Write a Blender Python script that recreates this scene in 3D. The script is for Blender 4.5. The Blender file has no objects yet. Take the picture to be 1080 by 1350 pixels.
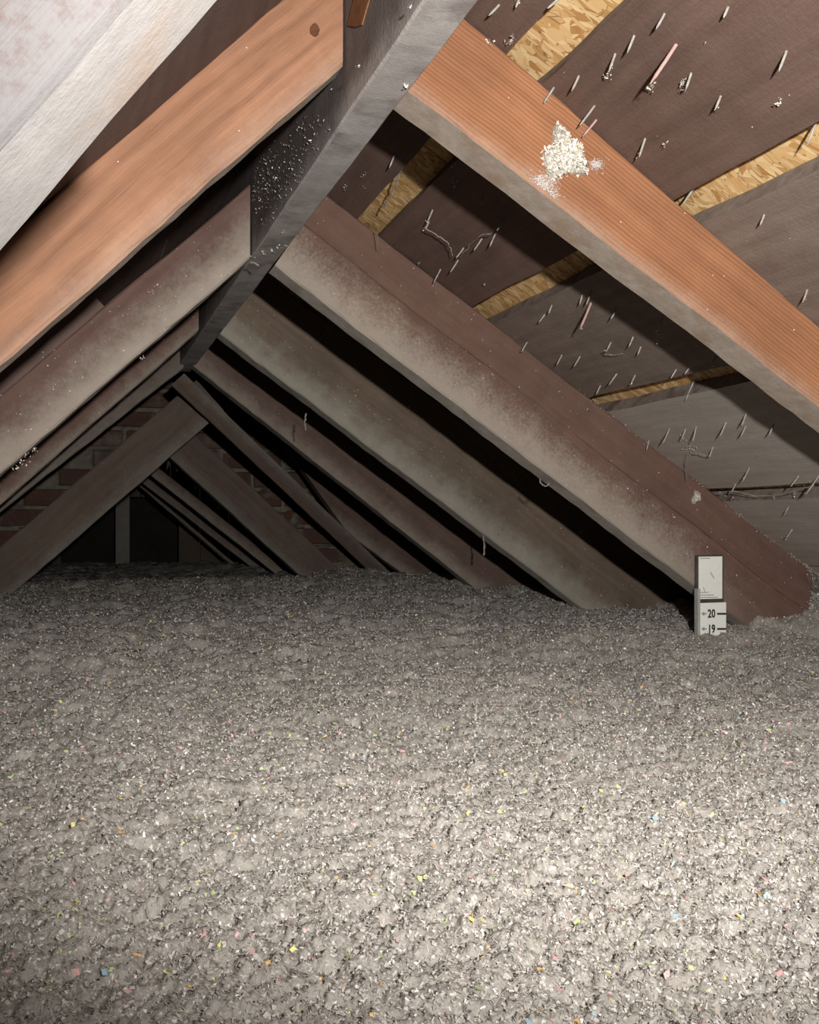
import bpy, math, random
import numpy as np
random.seed(7); RNG = np.random.default_rng(11)
S = bpy.context.scene
C = S.collection

# ------------------------------------------------------------------ camera
F = 1300.0
CX, HY, VX = 540.0, 685.0, 100.0                 # centre column, horizon row, ridge vanishing column
TH = math.atan((CX - VX) / F)                    # the camera is turned this far right of the ridge line
sn, cs = math.sin(TH), math.cos(TH)
cam_d = bpy.data.cameras.new('camera'); cam = bpy.data.objects.new('camera', cam_d); C.objects.link(cam)
cam.location = (0, 0, 0); cam.rotation_euler = (math.pi / 2, 0, -TH)
cam_d.sensor_fit = 'VERTICAL'; cam_d.sensor_height = 36.0; cam_d.lens = 36.0 * F / 1350.0
cam_d.shift_y = (HY - 675.0) / 1350.0
cam_d.clip_start = 0.02; cam_d.clip_end = 60
S.camera = cam

# ------------------------------------------------------------------ world, lamp, exposure
w = bpy.data.worlds.new('attic_dark'); S.world = w; w.use_nodes = True
w.node_tree.nodes['Background'].inputs[0].default_value = (0.9, 0.95, 1.0, 1)
w.node_tree.nodes['Background'].inputs[1].default_value = 0.012
S.view_settings.view_transform = 'Standard'; S.view_settings.look = 'None'
S.view_settings.gamma = 1; S.view_settings.use_curve_mapping = False
S.view_settings.exposure = 0.0

def lamp(name, kind, loc, power, col=(1, 1, 1), radius=.02, aim=None, size=None, blend=1.0):
    d = bpy.data.lights.new(name, kind); o = bpy.data.objects.new(name, d); C.objects.link(o)
    o.location = loc; d.energy = power; d.color = col
    if kind in ('POINT', 'SPOT'): d.shadow_soft_size = radius
    if kind == 'SPOT': d.spot_size = size; d.spot_blend = blend
    if aim is not None:
        import mathutils
        o.rotation_euler = (mathutils.Vector(aim) - mathutils.Vector(loc)).to_track_quat('-Z', 'Y').to_euler()
    return o
# the head torch: a beam ahead and its wide spill
LP = (0.092, -0.12, 0.108)
lamp('head_torch_beam', 'SPOT', LP, 92.0, (1.0, 0.965, 0.91), .012, aim=(0.60, 1.5, 0.35), size=math.radians(97))
lamp('head_torch_spill', 'POINT', LP, 1.9, (1.0, 0.965, 0.91), .012)

# ------------------------------------------------------------------ measuring helpers
def ray(px, py):
    a = (px - CX) / F; b = (HY - py) / F
    return np.array([sn + a * cs, cs - a * sn, b])
def onY(px, py, y):
    d = ray(px, py); return d * y / d[1]
def onP(px, py, n, k):
    d = ray(px, py); return d * k / (d @ n)
# right roof plane (underside of the old boards), left roof plane
nR = np.array([.543093, 0, .839673]); kR = .5777; uR = np.array([.839673, 0, -.543093])
nL = np.array([-.718545, 0, .69548]); kL = .1959; uL = np.array([-.69548, 0, -.718545])
Yax = np.array([0., 1, 0])
def rp(s, y, d=0):       # point on the right roof: s down the slope, y along, d out from the plane (up)
    return uR * s + Yax * y + nR * (kR + d)
def lp(s, y, d=0):
    return uL * s + Yax * y + nL * (kL + d)

# ------------------------------------------------------------------ object helpers
def prop(o, label=None, cat=None, group=None, kind=None):
    if label: o['label'] = label
    if cat: o['category'] = cat
    if group: o['group'] = group
    if kind: o['kind'] = kind
    return o
def empty(name, loc=(0, 0, 0), parent=None):
    o = bpy.data.objects.new(name, None); C.objects.link(o); o.location = loc
    o.empty_display_size = .05
    if parent: o.parent = parent
    return o
def mesh(name, V, Fc, mats, parent=None, mi=None, uv=None, smooth=False):
    m = bpy.data.meshes.new(name)
    m.from_pydata([tuple(map(float, v)) for v in V], [], Fc); 
    for x in (mats if isinstance(mats, (list, tuple)) else [mats]): m.materials.append(x)
    if mi is not None: m.polygons.foreach_set('material_index', mi)
    if uv is not None:
        l = m.uv_layers.new(name='UVMap'); l.data.foreach_set('uv', np.array(uv, dtype=np.float32).ravel())
    if smooth: m.polygons.foreach_set('use_smooth', [True] * len(m.polygons))
    m.update()
    o = bpy.data.objects.new(name, m); C.objects.link(o)
    if parent: o.parent = parent
    return o

# ------------------------------------------------------------------ materials
def newmat(name):
    m = bpy.data.materials.new(name); m.use_nodes = True
    nt = m.node_tree; b = nt.nodes['Principled BSDF']
    b.inputs['Roughness'].default_value = .85
    b.inputs['Specular IOR Level'].default_value = .2
    return m, nt, b
def nd(nt, t, **kw):
    n = nt.nodes.new(t)
    for k, v in kw.items():
        if k.startswith('i_'):
            key = k[2:]; n.inputs[int(key) if key.isdigit() else key].default_value = v
        else: setattr(n, k, v)
    return n
def ramp(nt, src, stops, interp='LINEAR'):
    r = nt.nodes.new('ShaderNodeValToRGB'); r.color_ramp.interpolation = interp
    e = r.color_ramp.elements
    while len(e) < len(stops): e.new(.5)
    for i, (p, c) in enumerate(stops):
        e[i].position = p; e[i].color = (c if len(c) == 4 else (*c, 1)) if isinstance(c, tuple) else (c, c, c, 1)
    nt.links.new(src, r.inputs[0]); return r
def mixc(nt, fac, a, b, mode='MIX'):
    n = nt.nodes.new('ShaderNodeMix'); n.data_type = 'RGBA'; n.blend_type = mode
    for i, s in ((0, fac), (6, a), (7, b)):
        if hasattr(s, 'links'): nt.links.new(s, n.inputs[i])
        else: n.inputs[i].default_value = s if i == 0 else (*s, 1)
    return n.outputs[2]
def math_(nt, op, a, b=None, clamp=False):
    n = nt.nodes.new('ShaderNodeMath'); n.operation = op; n.use_clamp = clamp
    for i, s in ((0, a), (1, b)):
        if s is None: continue
        if hasattr(s, 'links'): nt.links.new(s, n.inputs[i])
        else: n.inputs[i].default_value = s
    return n.outputs[0]
def mapping(nt, src, scale, rot=(0, 0, 0), loc=(0, 0, 0)):
    n = nt.nodes.new('ShaderNodeMapping'); n.inputs['Scale'].default_value = scale
    n.inputs['Rotation'].default_value = rot; n.inputs['Location'].default_value = loc
    nt.links.new(src, n.inputs['Vector']); return n.outputs[0]
def noise(nt, vec, scale, detail=4, rough=.6, out=0, dist=0):
    n = nt.nodes.new('ShaderNodeTexNoise'); n.inputs['Scale'].default_value = scale
    n.inputs['Detail'].default_value = detail; n.inputs['Roughness'].default_value = rough
    n.inputs['Distortion'].default_value = dist
    nt.links.new(vec, n.inputs['Vector']); return n.outputs[out]
def bump(nt, b, h, strength, dist=.002):
    n = nt.nodes.new('ShaderNodeBump'); n.inputs['Strength'].default_value = strength
    n.inputs['Distance'].default_value = dist
    nt.links.new(h, n.inputs['Height']); nt.links.new(n.outputs[0], b.inputs['Normal'])

DUST = (.44, .40, .34)
def wood(name, dark, light, rings=90, contrast=.5, dust=.5, dust_v=.05, dust_w=.06, dustcol=DUST,
         speck=.5, mottle=.25, base_dust=.05, seed=0., ringmix=.6, fuzz=.25, fade_u=None):
    """grain along U (metres), V is the height above the lower edge (metres)"""
    m, nt, b = newmat(name)
    uv = nd(nt, 'ShaderNodeUVMap', uv_map='UVMap').outputs[0]
    uvo = mapping(nt, uv, (1, 1, 1), loc=(seed * 1.7, 0, seed * 3.1))
    tc = nd(nt, 'ShaderNodeTexCoord').outputs['Object']
    # growth rings: bands across V, gently wandering along U
    wob = noise(nt, mapping(nt, uvo, (3, 14, 1)), 1, 2, .5)
    sep = nd(nt, 'ShaderNodeSeparateXYZ'); nt.links.new(uvo, sep.inputs[0])
    sepr = nd(nt, 'ShaderNodeSeparateXYZ'); nt.links.new(uv, sepr.inputs[0])
    ph = math_(nt, 'ADD', math_(nt, 'MULTIPLY', sep.outputs[1], rings * 6.283), math_(nt, 'MULTIPLY', wob, 22))
    sw = math_(nt, 'MULTIPLY_ADD', math_(nt, 'SINE', ph), .5); nt.nodes[-1].inputs[2].default_value = .5
    fine = noise(nt, mapping(nt, uvo, (18, 900, 60)), 1, 3, .65)
    mid = noise(nt, mapping(nt, uvo, (5, 70, 20)), 1, 4, .6)
    g = math_(nt, 'ADD', math_(nt, 'MULTIPLY', sw, .45 * ringmix), math_(nt, 'ADD', math_(nt, 'MULTIPLY', fine, .45), math_(nt, 'MULTIPLY', mid, .55)))
    gr = ramp(nt, g, [(.5 - contrast * .35 + .12 * ringmix, 0.0), (.5 + contrast * .35 + .12 * ringmix, 1.0)]).outputs[0]
    col = mixc(nt, gr, dark, light)
    # blotches
    bl = ramp(nt, noise(nt, tc, 9, 4, .6), [(.35, 0.0), (.7, 1.0)]).outputs[0]
    col = mixc(nt, math_(nt, 'MULTIPLY', bl, mottle), col, tuple(c * .45 for c in dark))
    # dust that settled towards the lower edge, broken up by noise
    nz = noise(nt, tc, 26, 5, .7)
    nz2 = noise(nt, tc, 220, 3, .7)
    v = sepr.outputs[1]
    t = math_(nt, 'SUBTRACT', dust_v + dust_w * .5, v)
    t = math_(nt, 'DIVIDE', t, dust_w)
    t = math_(nt, 'ADD', t, math_(nt, 'MULTIPLY', math_(nt, 'SUBTRACT', nz, .5), .75))
    t = math_(nt, 'ADD', t, math_(nt, 'MULTIPLY', math_(nt, 'SUBTRACT', nz2, .5), 1.5 * fuzz), )
    tt = nd(nt, 'ShaderNodeMapRange', interpolation_type='SMOOTHSTEP', i_0=t if False else 0)
    nt.links.new(t, tt.inputs[0])
    dm = math_(nt, 'MULTIPLY', tt.outputs[0], dust)
    if fade_u:
        fu = nd(nt, 'ShaderNodeMapRange', interpolation_type='SMOOTHSTEP'); nt.links.new(sepr.outputs[0], fu.inputs[0])
        fu.inputs[1].default_value = fade_u[0]; fu.inputs[2].default_value = fade_u[1]; fu.inputs[3].default_value = 1; fu.inputs[4].default_value = .15
        dm = math_(nt, 'MULTIPLY', dm, fu.outputs[0])
    dm = math_(nt, 'ADD', dm, math_(nt, 'MULTIPLY', nz, base_dust * 2), True)
    col = mixc(nt, dm, col, dustcol)
    # pale specks of lint
    vo = nd(nt, 'ShaderNodeTexVoronoi', i_Scale=150, i_Randomness=1.0)
    nt.links.new(mapping(nt, tc, (1, 1, 1)), vo.inputs['Vector'])
    sm = math_(nt, 'LESS_THAN', vo.outputs['Distance'], math_(nt, 'MULTIPLY', noise(nt, tc, 300, 2, .5), .22))
    rr = nd(nt, 'ShaderNodeSeparateColor'); nt.links.new(vo.outputs['Color'], rr.inputs[0])
    sm = math_(nt, 'MULTIPLY', sm, math_(nt, 'GREATER_THAN', rr.outputs[0], 1 - .10 * speck))
    col = mixc(nt, math_(nt, 'MULTIPLY', sm, .8), col, (.62, .58, .52))
    nt.links.new(col, b.inputs['Base Color'])
    h = math_(nt, 'ADD', math_(nt, 'MULTIPLY', gr, .5), math_(nt, 'MULTIPLY', nz2, .9))
    bump(nt, b, h, .5, .0012)
    return m

def dusty(name, c1, c2, sc=40, c3=None, bumpd=.002, speck=True):
    m, nt, b = newmat(name)
    tc = nd(nt, 'ShaderNodeTexCoord').outputs['Object']
    a = noise(nt, tc, sc, 6, .7); f = noise(nt, tc, sc * 9, 3, .7)
    col = mixc(nt, ramp(nt, a, [(.35, 0.0), (.65, 1.0)]).outputs[0], c1, c2)
    if c3: col = mixc(nt, ramp(nt, noise(nt, tc, sc * .35, 4, .6), [(.52, 0.0), (.66, 1.0)]).outputs[0], col, c3)
    col = mixc(nt, math_(nt, 'MULTIPLY', f, .35), col, tuple(x * .5 for x in c1))
    nt.links.new(col, b.inputs['Base Color'])
    bump(nt, b, math_(nt, 'ADD', a, f), .5, bumpd)
    return m

M = {}
M['orange'] = wood('orange_fir', (.155, .060, .027), (.34, .155, .077), rings=250, contrast=.8, dust=.45, dust_v=.004, dust_w=.03, dustcol=(.42, .33, .27), speck=.5, mottle=.35, base_dust=.02, seed=1, ringmix=.55)
M['orange_left'] = wood('orange_fir_faded', (.135, .058, .031), (.34, .172, .102), rings=60, contrast=.75, dust=.35, dust_v=.005, dust_w=.04, dustcol=(.42, .34, .28), speck=.3, mottle=.35, base_dust=.03, seed=2, ringmix=.3)
M['red'] = wood('dark_red_board', (.085, .040, .030), (.155, .080, .061), rings=40, contrast=.7, dust=.52, dust_v=.040, dust_w=.075, speck=.8, mottle=.3, base_dust=.06, seed=3, ringmix=.2, fade_u=(.76, .96), fuzz=.6)
M['red_shade'] = wood('dark_red_board_shaded', (.075, .040, .031), (.14, .076, .060), rings=40, contrast=.6, dust=.5, dust_v=.008, dust_w=.04, speck=.6, mottle=.3, base_dust=.05, seed=16, ringmix=.2)  # dust band narrowed: shadow of the rafter above put into the colour
M['red_left'] = wood('dark_red_board_left', (.075, .035, .029), (.14, .072, .060), rings=40, contrast=.6, dust=.55, dust_v=.03, dust_w=.06, speck=.9, mottle=.3, base_dust=.07, seed=4, ringmix=.2)
M['brown'] = wood('brown_board', (.085, .055, .038), (.16, .108, .078), rings=40, contrast=.5, dust=.55, dust_v=.035, dust_w=.07, dustcol=(.36, .35, .30), speck=1.4, mottle=.4, base_dust=.10, seed=5, ringmix=.2)
M['brown_far'] = wood('brown_board_far', (.075, .042, .033), (.14, .082, .066), rings=40, contrast=.5, dust=.4, dust_v=.02, dust_w=.05, speck=.8, mottle=.3, base_dust=.08, seed=6, ringmix=.2)
M['grey_far'] = wood('grey_board_far', (.105, .064, .049), (.15, .105, .084), rings=40, contrast=.5, dust=.45, dust_v=.012, dust_w=.06, dustcol=(.30, .30, .27), speck=1.0, mottle=.3, base_dust=.09, seed=7, ringmix=.2)
M['ridge'] = wood('ridge_board_dark', (.085, .068, .063), (.15, .115, .10), rings=30, contrast=.6, dust=.8, dust_v=.012, dust_w=.05, dustcol=(.45, .415, .395), speck=2.2, mottle=.4, base_dust=.14, seed=8, ringmix=.2)
M['white'] = wood('whitened_board', (.045, .022, .019), (.075, .040, .036), rings=30, contrast=.5, dust=.9, dust_v=.028, dust_w=.075, dustcol=(.088, .083, .084), speck=2.0, mottle=.2, base_dust=.2, seed=9, ringmix=.2, fuzz=1.0)
M['under'] = dusty('dusty_underside', (.42, .385, .34), (.54, .50, .45), 60, (.36, .31, .27), .0008)
M['under_pale'] = dusty('whitened_underside', (.44, .415, .41), (.55, .525, .515), 25, (.48, .39, .33), .0004)
M['under_orange'] = dusty('orange_underside', (.36, .29, .235), (.48, .41, .355), 60, (.36, .26, .19), .0008)
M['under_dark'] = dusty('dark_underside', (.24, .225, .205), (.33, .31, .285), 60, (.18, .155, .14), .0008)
M['under_ridge'] = dusty('ridge_underside', (.35, .325, .31), (.45, .42, .405), 50, (.23, .20, .19), .0006)
M['sheath'] = wood('sheathing_board_dark', (.092, .050, .039), (.150, .088, .071), rings=26, contrast=.5, dust=.0, dust_v=-.5, speck=.25, mottle=.35, base_dust=.05, seed=12, ringmix=.2)
M['sheath_mid'] = wood('sheathing_board_greyish', (.11, .070, .057), (.175, .125, .106), rings=26, contrast=.4, dust=.0, dust_v=-.5, speck=.3, mottle=.25, base_dust=.16, seed=15, ringmix=.2)
M['sheath_grey'] = wood('sheathing_board_dusty', (.32, .275, .245), (.42, .37, .335), rings=26, contrast=.4, dust=.0, dust_v=-.5, speck=.3, mottle=.25, base_dust=.20, seed=13, ringmix=.2)
M['sheath_left'] = wood('sheathing_board_left', (.09, .055, .045), (.14, .088, .075), rings=26, contrast=.5, dust=.0, dust_v=-.5, speck=.2, mottle=.35, base_dust=.04, seed=14, ringmix=.2)
M['edge'] = dusty('dusty_board_edge', (.19, .155, .135), (.28, .24, .215), 70, (.12, .08, .06))
M['nail'] = dusty('dusty_nail', (.30, .28, .26), (.50, .47, .43), 200)
M['nail_pink'] = dusty('pinkish_nail', (.46, .28, .25), (.60, .42, .38), 200)
M['thread'] = dusty('dusty_cobweb', (.34, .31, .28), (.50, .46, .42), 300)

def osb():
    m, nt, b = newmat('osb_strands')
    tc = nd(nt, 'ShaderNodeTexCoord').outputs['Object']
    dv = nd(nt, 'ShaderNodeTexNoise', i_Scale=16, i_Detail=2); nt.links.new(tc, dv.inputs['Vector'])
    layers = []; hs = []
    for i, (ang, st, rnd) in enumerate(((.25, (50, 210, 60), 0), (1.1, (44, 180, 60), 3), (2.1, (52, 230, 60), 7))):
        # rotate into the roof plane first, then stretch
        a = mapping(nt, tc, (1, 1, 1), rot=(0, .574, 0))
        a2 = nt.nodes.new('ShaderNodeVectorMath'); a2.operation = 'MULTIPLY_ADD'
        nt.links.new(dv.outputs['Color'], a2.inputs[0]); a2.inputs[1].default_value = (.03, .03, 0); nt.links.new(a, a2.inputs[2])
        r = mapping(nt, a2.outputs[0], (1, 1, 1), rot=(0, 0, ang), loc=(rnd, rnd * 2, 0))
        s = mapping(nt, r, st)
        v = nd(nt, 'ShaderNodeTexVoronoi', i_Scale=1.0, i_Randomness=1.0); nt.links.new(s, v.inputs['Vector'])
        layers.append(v)
        e = nd(nt, 'ShaderNodeTexVoronoi', i_Scale=1.0, i_Randomness=1.0, feature='DISTANCE_TO_EDGE'); nt.links.new(s, e.inputs['Vector'])
        hs.append(e)
    sc = []
    for v in layers:
        c = nd(nt, 'ShaderNodeSeparateColor'); nt.links.new(v.outputs['Color'], c.inputs[0]); sc.append(c)
    sel1 = math_(nt, 'GREATER_THAN', sc[0].outputs[1], .55)
    sel2 = math_(nt, 'GREATER_THAN', sc[1].outputs[1], .5)
    cols = []
    for c in sc:
        cols.append(ramp(nt, c.outputs[0], [(0, (.42, .22, .08)), (.25, (.58, .36, .15)), (.55, (.70, .47, .23)), (.85, (.82, .62, .34)), (1, (.48, .26, .09))]).outputs[0])
    col = mixc(nt, sel2, cols[2], cols[1]); col = mixc(nt, sel1, col, cols[0])
    fib = noise(nt, mapping(nt, tc, (60, 700, 60)), 1, 3, .6)
    col = mixc(nt, math_(nt, 'MULTIPLY', fib, .25), col, (.25, .12, .04))
    ed = math_(nt, 'LESS_THAN', hs[0].outputs['Distance'], .045)
    ed = math_(nt, 'MULTIPLY', ed, sel1)
    col = mixc(nt, math_(nt, 'MULTIPLY', ed, .6), col, (.16, .075, .025))
    nt.links.new(col, b.inputs['Base Color'])
    h = math_(nt, 'ADD', math_(nt, 'MULTIPLY', sel1, sc[0].outputs[2]), math_(nt, 'MULTIPLY', sc[1].outputs[2], .6))
    bump(nt, b, h, .7, .0015)
    return m
M['osb'] = osb()

def vcol(name, rough=.9):
    m, nt, b = newmat(name)
    a = nd(nt, 'ShaderNodeVertexColor', layer_name='Col')
    nt.links.new(a.outputs[0], b.inputs['Base Color']); b.inputs['Roughness'].default_value = rough
    b.inputs['Specular IOR Level'].default_value = .15
    return m
M['flake'] = vcol('paper_flakes')

def fluff():
    m, nt, b = newmat('cellulose_fluff')
    tc = nd(nt, 'ShaderNodeTexCoord').outputs['Object']
    a = noise(nt, tc, 9, 4, .6); f = noise(nt, tc, 420, 4, .75); g = noise(nt, tc, 120, 4, .7)
    col = mixc(nt, ramp(nt, f, [(.3, 0.0), (.72, 1.0)]).outputs[0], (.32, .298, .275), (.52, .49, .455))
    col = mixc(nt, ramp(nt, g, [(.28, 1.0), (.45, 0.0)]).outputs[0], col, (.24, .22, .20))
    col = mixc(nt, math_(nt, 'MULTIPLY', a, .25), col, (.36, .33, .28))
    v = nd(nt, 'ShaderNodeTexVoronoi', i_Scale=330, i_Randomness=1.0); nt.links.new(tc, v.inputs['Vector'])
    c = nd(nt, 'ShaderNodeSeparateColor'); nt.links.new(v.outputs['Color'], c.inputs[0])
    k = math_(nt, 'MULTIPLY', math_(nt, 'LESS_THAN', v.outputs['Distance'], .3), math_(nt, 'GREATER_THAN', c.outputs[0], .8))
    col = mixc(nt, k, col, (.72, .70, .66))
    nt.links.new(col, b.inputs['Base Color']); b.inputs['Roughness'].default_value = 1
    b.inputs['Specular IOR Level'].default_value = .05
    bump(nt, b, math_(nt, 'ADD', f, g), .6, .002)
    return m
M['fluff'] = fluff()

# ------------------------------------------------------------------ sawn timber builder
def timber(name, A, B, up, depth, thick, tdir, mats, parent=None, step=.02, jit=.0006, bev=.0025,
           cutA=None, cutB=None, depthB=None, bow=0., groove=None, vofs=0.):
    """near lower edge runs A->B; 'up' the direction of the depth, 'tdir' of the thickness.
    cutA / cutB: shear of the end along the axis (for plumb cuts).  mats: face material, underside material"""
    A = np.array(A, float); B = np.array(B, float); up = np.array(up, float); tdir = np.array(tdir, float)
    ax = B - A; L = np.linalg.norm(ax); ax /= L
    dB = depth if depthB is None else depthB
    n = max(2, int(L / step)); ph = random.uniform(0, 9)
    def section(D):
        pts = [(0, bev), (0, D * .33)]
        if groove:
            g = groove * D; pts = [(0, bev), (0, g - .0016), (.0022, g - .0004), (.0006, g + .0008)]
        pts += [(0, D - bev), (bev, D), (thick - bev, D), (thick, D - bev), (thick, bev), (thick - bev, 0), (bev, 0)]
        return pts
    V = []; uvs = []
    K = len(section(depth))
    for i in range(n + 1):
        f = i / n; D = depth * (1 - f) + dB * f; sec = section(D)
        for j, (t, d) in enumerate(sec):
            a = f * L
            if cutA and f < .5: a += cutA * d * (1 - 2 * f)
            if cutB and f > .5: a += cutB * d * (2 * f - 1)
            b_ = bow * math.sin(f * math.pi) + .0005 * math.sin(f * L * 23 + ph) + .0002 * math.sin(f * L * 71 + ph * 2)
            jd = random.uniform(-jit, jit)
            if groove and j in (1, 2, 3): jd += .0016 * math.sin(f * L * 17 + ph)
            V.append(A + ax * a + up * (d + b_ + jd) + tdir * (t + random.uniform(-jit, jit) * .5)); uvs.append((a + vofs, d))
    Fc = []; mi = []; UV = []
    for i in range(n):
        for j in range(K):
            j2 = (j + 1) % K
            q = (i * K + j, i * K + j2, (i + 1) * K + j2, (i + 1) * K + j)
            Fc.append(q)
            under = (j == K - 2) or (j == K - 3)
            mi.append(1 if under else 0)
            if under: 
                for p in q:
                    UV.append((uvs[p][0], -.001))
            else:
                for p in q: UV.append(uvs[p])
    for base, rev in ((0, False), (n * K, True)):
        q = [base + j for j in range(K)]
        if rev: q = q[::-1]
        Fc.append(tuple(q)); mi.append(0); UV += [uvs[p] for p in q]
    # orientation check: make normals point outwards
    crossv = np.cross(ax, up) @ tdir
    o = mesh(name, V, Fc if crossv > 0 else [tuple(reversed(q)) for q in Fc], mats, parent, mi,
             UV if crossv > 0 else None)
    if crossv <= 0:
        l = o.data.uv_layers.new(name='UVMap'); k = 0; out = []
        for q in Fc:
            m_ = len(q); out += list(reversed(UV[k:k + m_])); k += m_
        l.data.foreach_set('uv', np.array(out, dtype=np.float32).ravel())
    return o

def rafter(side, name, P, Q, y, thick, mats, label, group=None, depthP=None, ext0=0., ext1=0., **kw):
    """P, Q: two pixels on the near lower edge, seen in the upright plane y; top is carried up to the roof boards"""
    p, q = onY(*P, y), onY(*Q, y)
    ax = (q - p) / np.linalg.norm(q - p)
    p = p - ax * ext0; q = q + ax * ext1
    n_, k_ = (nR, kR) if side == 'R' else (nL, kL)
    up = np.array([ax[2], 0, -ax[0]]); up = up if up[2] > 0 else -up
    d0 = (k_ - p @ n_) / (up @ n_); d1 = (k_ - q @ n_) / (up @ n_)
    if depthP: d0, d1 = depthP
    o = timber(name, p, q, up, d0, thick, Yax, mats, depthB=d1, **kw)
    prop(o, label, 'rafter', group or ('rafters of the right slope' if side == 'R' else 'rafters of the left slope'))
    o['_'] = 0; del o['_']
    return o, (p, q, up, d0, d1)

tanc = math.tan(math.radians(34))
# ================================================================== ROOF (setting)
roofR = prop(empty('ceiling'), kind='structure')
roofL = prop(empty('ceiling'), kind='structure')
def sheath_board(f, s0, s1, y0, y1, th, mats, parent, seed=0, wav=.0015):
    """a board lying on the roof plane between slope positions s0..s1, long axis along Y"""
    rr = random.Random(seed); ns = int((y1 - y0) / .035); nc = 5
    V = []; UV0 = []
    ph = [rr.uniform(0, 9) for _ in range(6)]
    for i in range(ns + 1):
        y = y0 + (y1 - y0) * i / ns
        e0 = wav * (math.sin(y * 9 + ph[0]) + .5 * math.sin(y * 31 + ph[1]) + rr.uniform(-.3, .3))
        e1 = wav * (math.sin(y * 8 + ph[2]) + .5 * math.sin(y * 27 + ph[3]) + rr.uniform(-.3, .3))
        for j in range(nc + 1):
            s = s0 + e0 + (s1 + e1 - s0 - e0) * j / nc
            cup = .003 * math.sin(math.pi * j / nc) * math.sin(y * 3 + ph[4])
            V.append(f(s, y, cup)); UV0.append((y, s - s0))
        for j in range(nc + 1):
            s = s0 + e0 + (s1 + e1 - s0 - e0) * j / nc
            V.append(f(s, y, th)); UV0.append((y, s - s0))
    K = 2 * (nc + 1); Fc = []; mi = []
    for i in range(ns):
        a = i * K; b = a + K
        for j in range(nc):
            Fc.append((a + j, a + j + 1, b + j + 1, b + j)); mi.append(0)
            Fc.append((a + nc + 1 + j, b + nc + 1 + j, b + nc + 2 + j, a + nc + 2 + j)); mi.append(0)
        Fc.append((a, b, b + nc + 1, a + nc + 1)); mi.append(1)
        Fc.append((a + nc, a + 2 * nc + 1, b + 2 * nc + 1, b + nc)); mi.append(1)
    Fc.append(tuple(range(nc + 1)) + tuple(range(2 * nc + 1, nc, -1))); mi.append(1)
    b = ns * K
    Fc.append(tuple(b + x for x in (list(range(nc + 1)) + list(range(2 * nc + 1, nc, -1)))[::-1])); mi.append(1)
    UV = [UV0[p] for q in Fc for p in q]
    return mesh('sheathing_board', V, Fc, mats, parent, mi, UV)
Y0, Y1 = .12, 3.25
rb = [(-.075, .086), (.127, .302), (.342, .540), (.577, .799), (.836, 1.035), (1.046, 1.22), (1.235, 1.42)]
rb_m = ['sheath', 'sheath', 'sheath_mid', 'sheath_grey', 'sheath_grey', 'sheath_grey', 'sheath']
right_boards = []
for i, (a, b) in enumerate(rb):
    o = sheath_board(rp, a, b, Y0, Y1, .021, [M[rb_m[i]], M['edge']], roofR, i)
    right_boards.append((a, b, o))
def panel(f, s0, s1, y0, y1, d0, d1, mat, parent, name):
    V = [f(s, y, d) for d in (d0, d1) for (s, y) in ((s0, y0), (s1, y0), (s1, y1), (s0, y1))]
    return mesh(name, V, [(0, 1, 2, 3), (7, 6, 5, 4), (0, 4, 5, 1), (1, 5, 6, 2), (2, 6, 7, 3), (3, 7, 4, 0)], mat, parent)
osb_parts = [panel(rp, -.09, 1.6, Y0, 1.13, .023, .036, M['osb'], roofR, 'strand_board_panel'),
             panel(rp, -.09, 1.6, 1.133, Y1, .0235, .0365, M['osb'], roofR, 'strand_board_panel')]
e_s = onP(303, 55, nL, kL) @ uL
lb = [(-.16, e_s - .14), (e_s - .135, e_s - .004), (e_s + .004, e_s + .16), (e_s + .166, e_s + .33), (e_s + .336, e_s + .52), (e_s + .53, e_s + .75)]
for i, (a, b) in enumerate(lb):
    sheath_board(lp, a, b, Y0, Y1, .021, [M['sheath_left'], M['edge']], roofL, 20 + i)
panel(lp, -.2, 1.0, Y0, Y1, .0225, .036, M['osb'], roofL, 'strand_board_panel')

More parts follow.
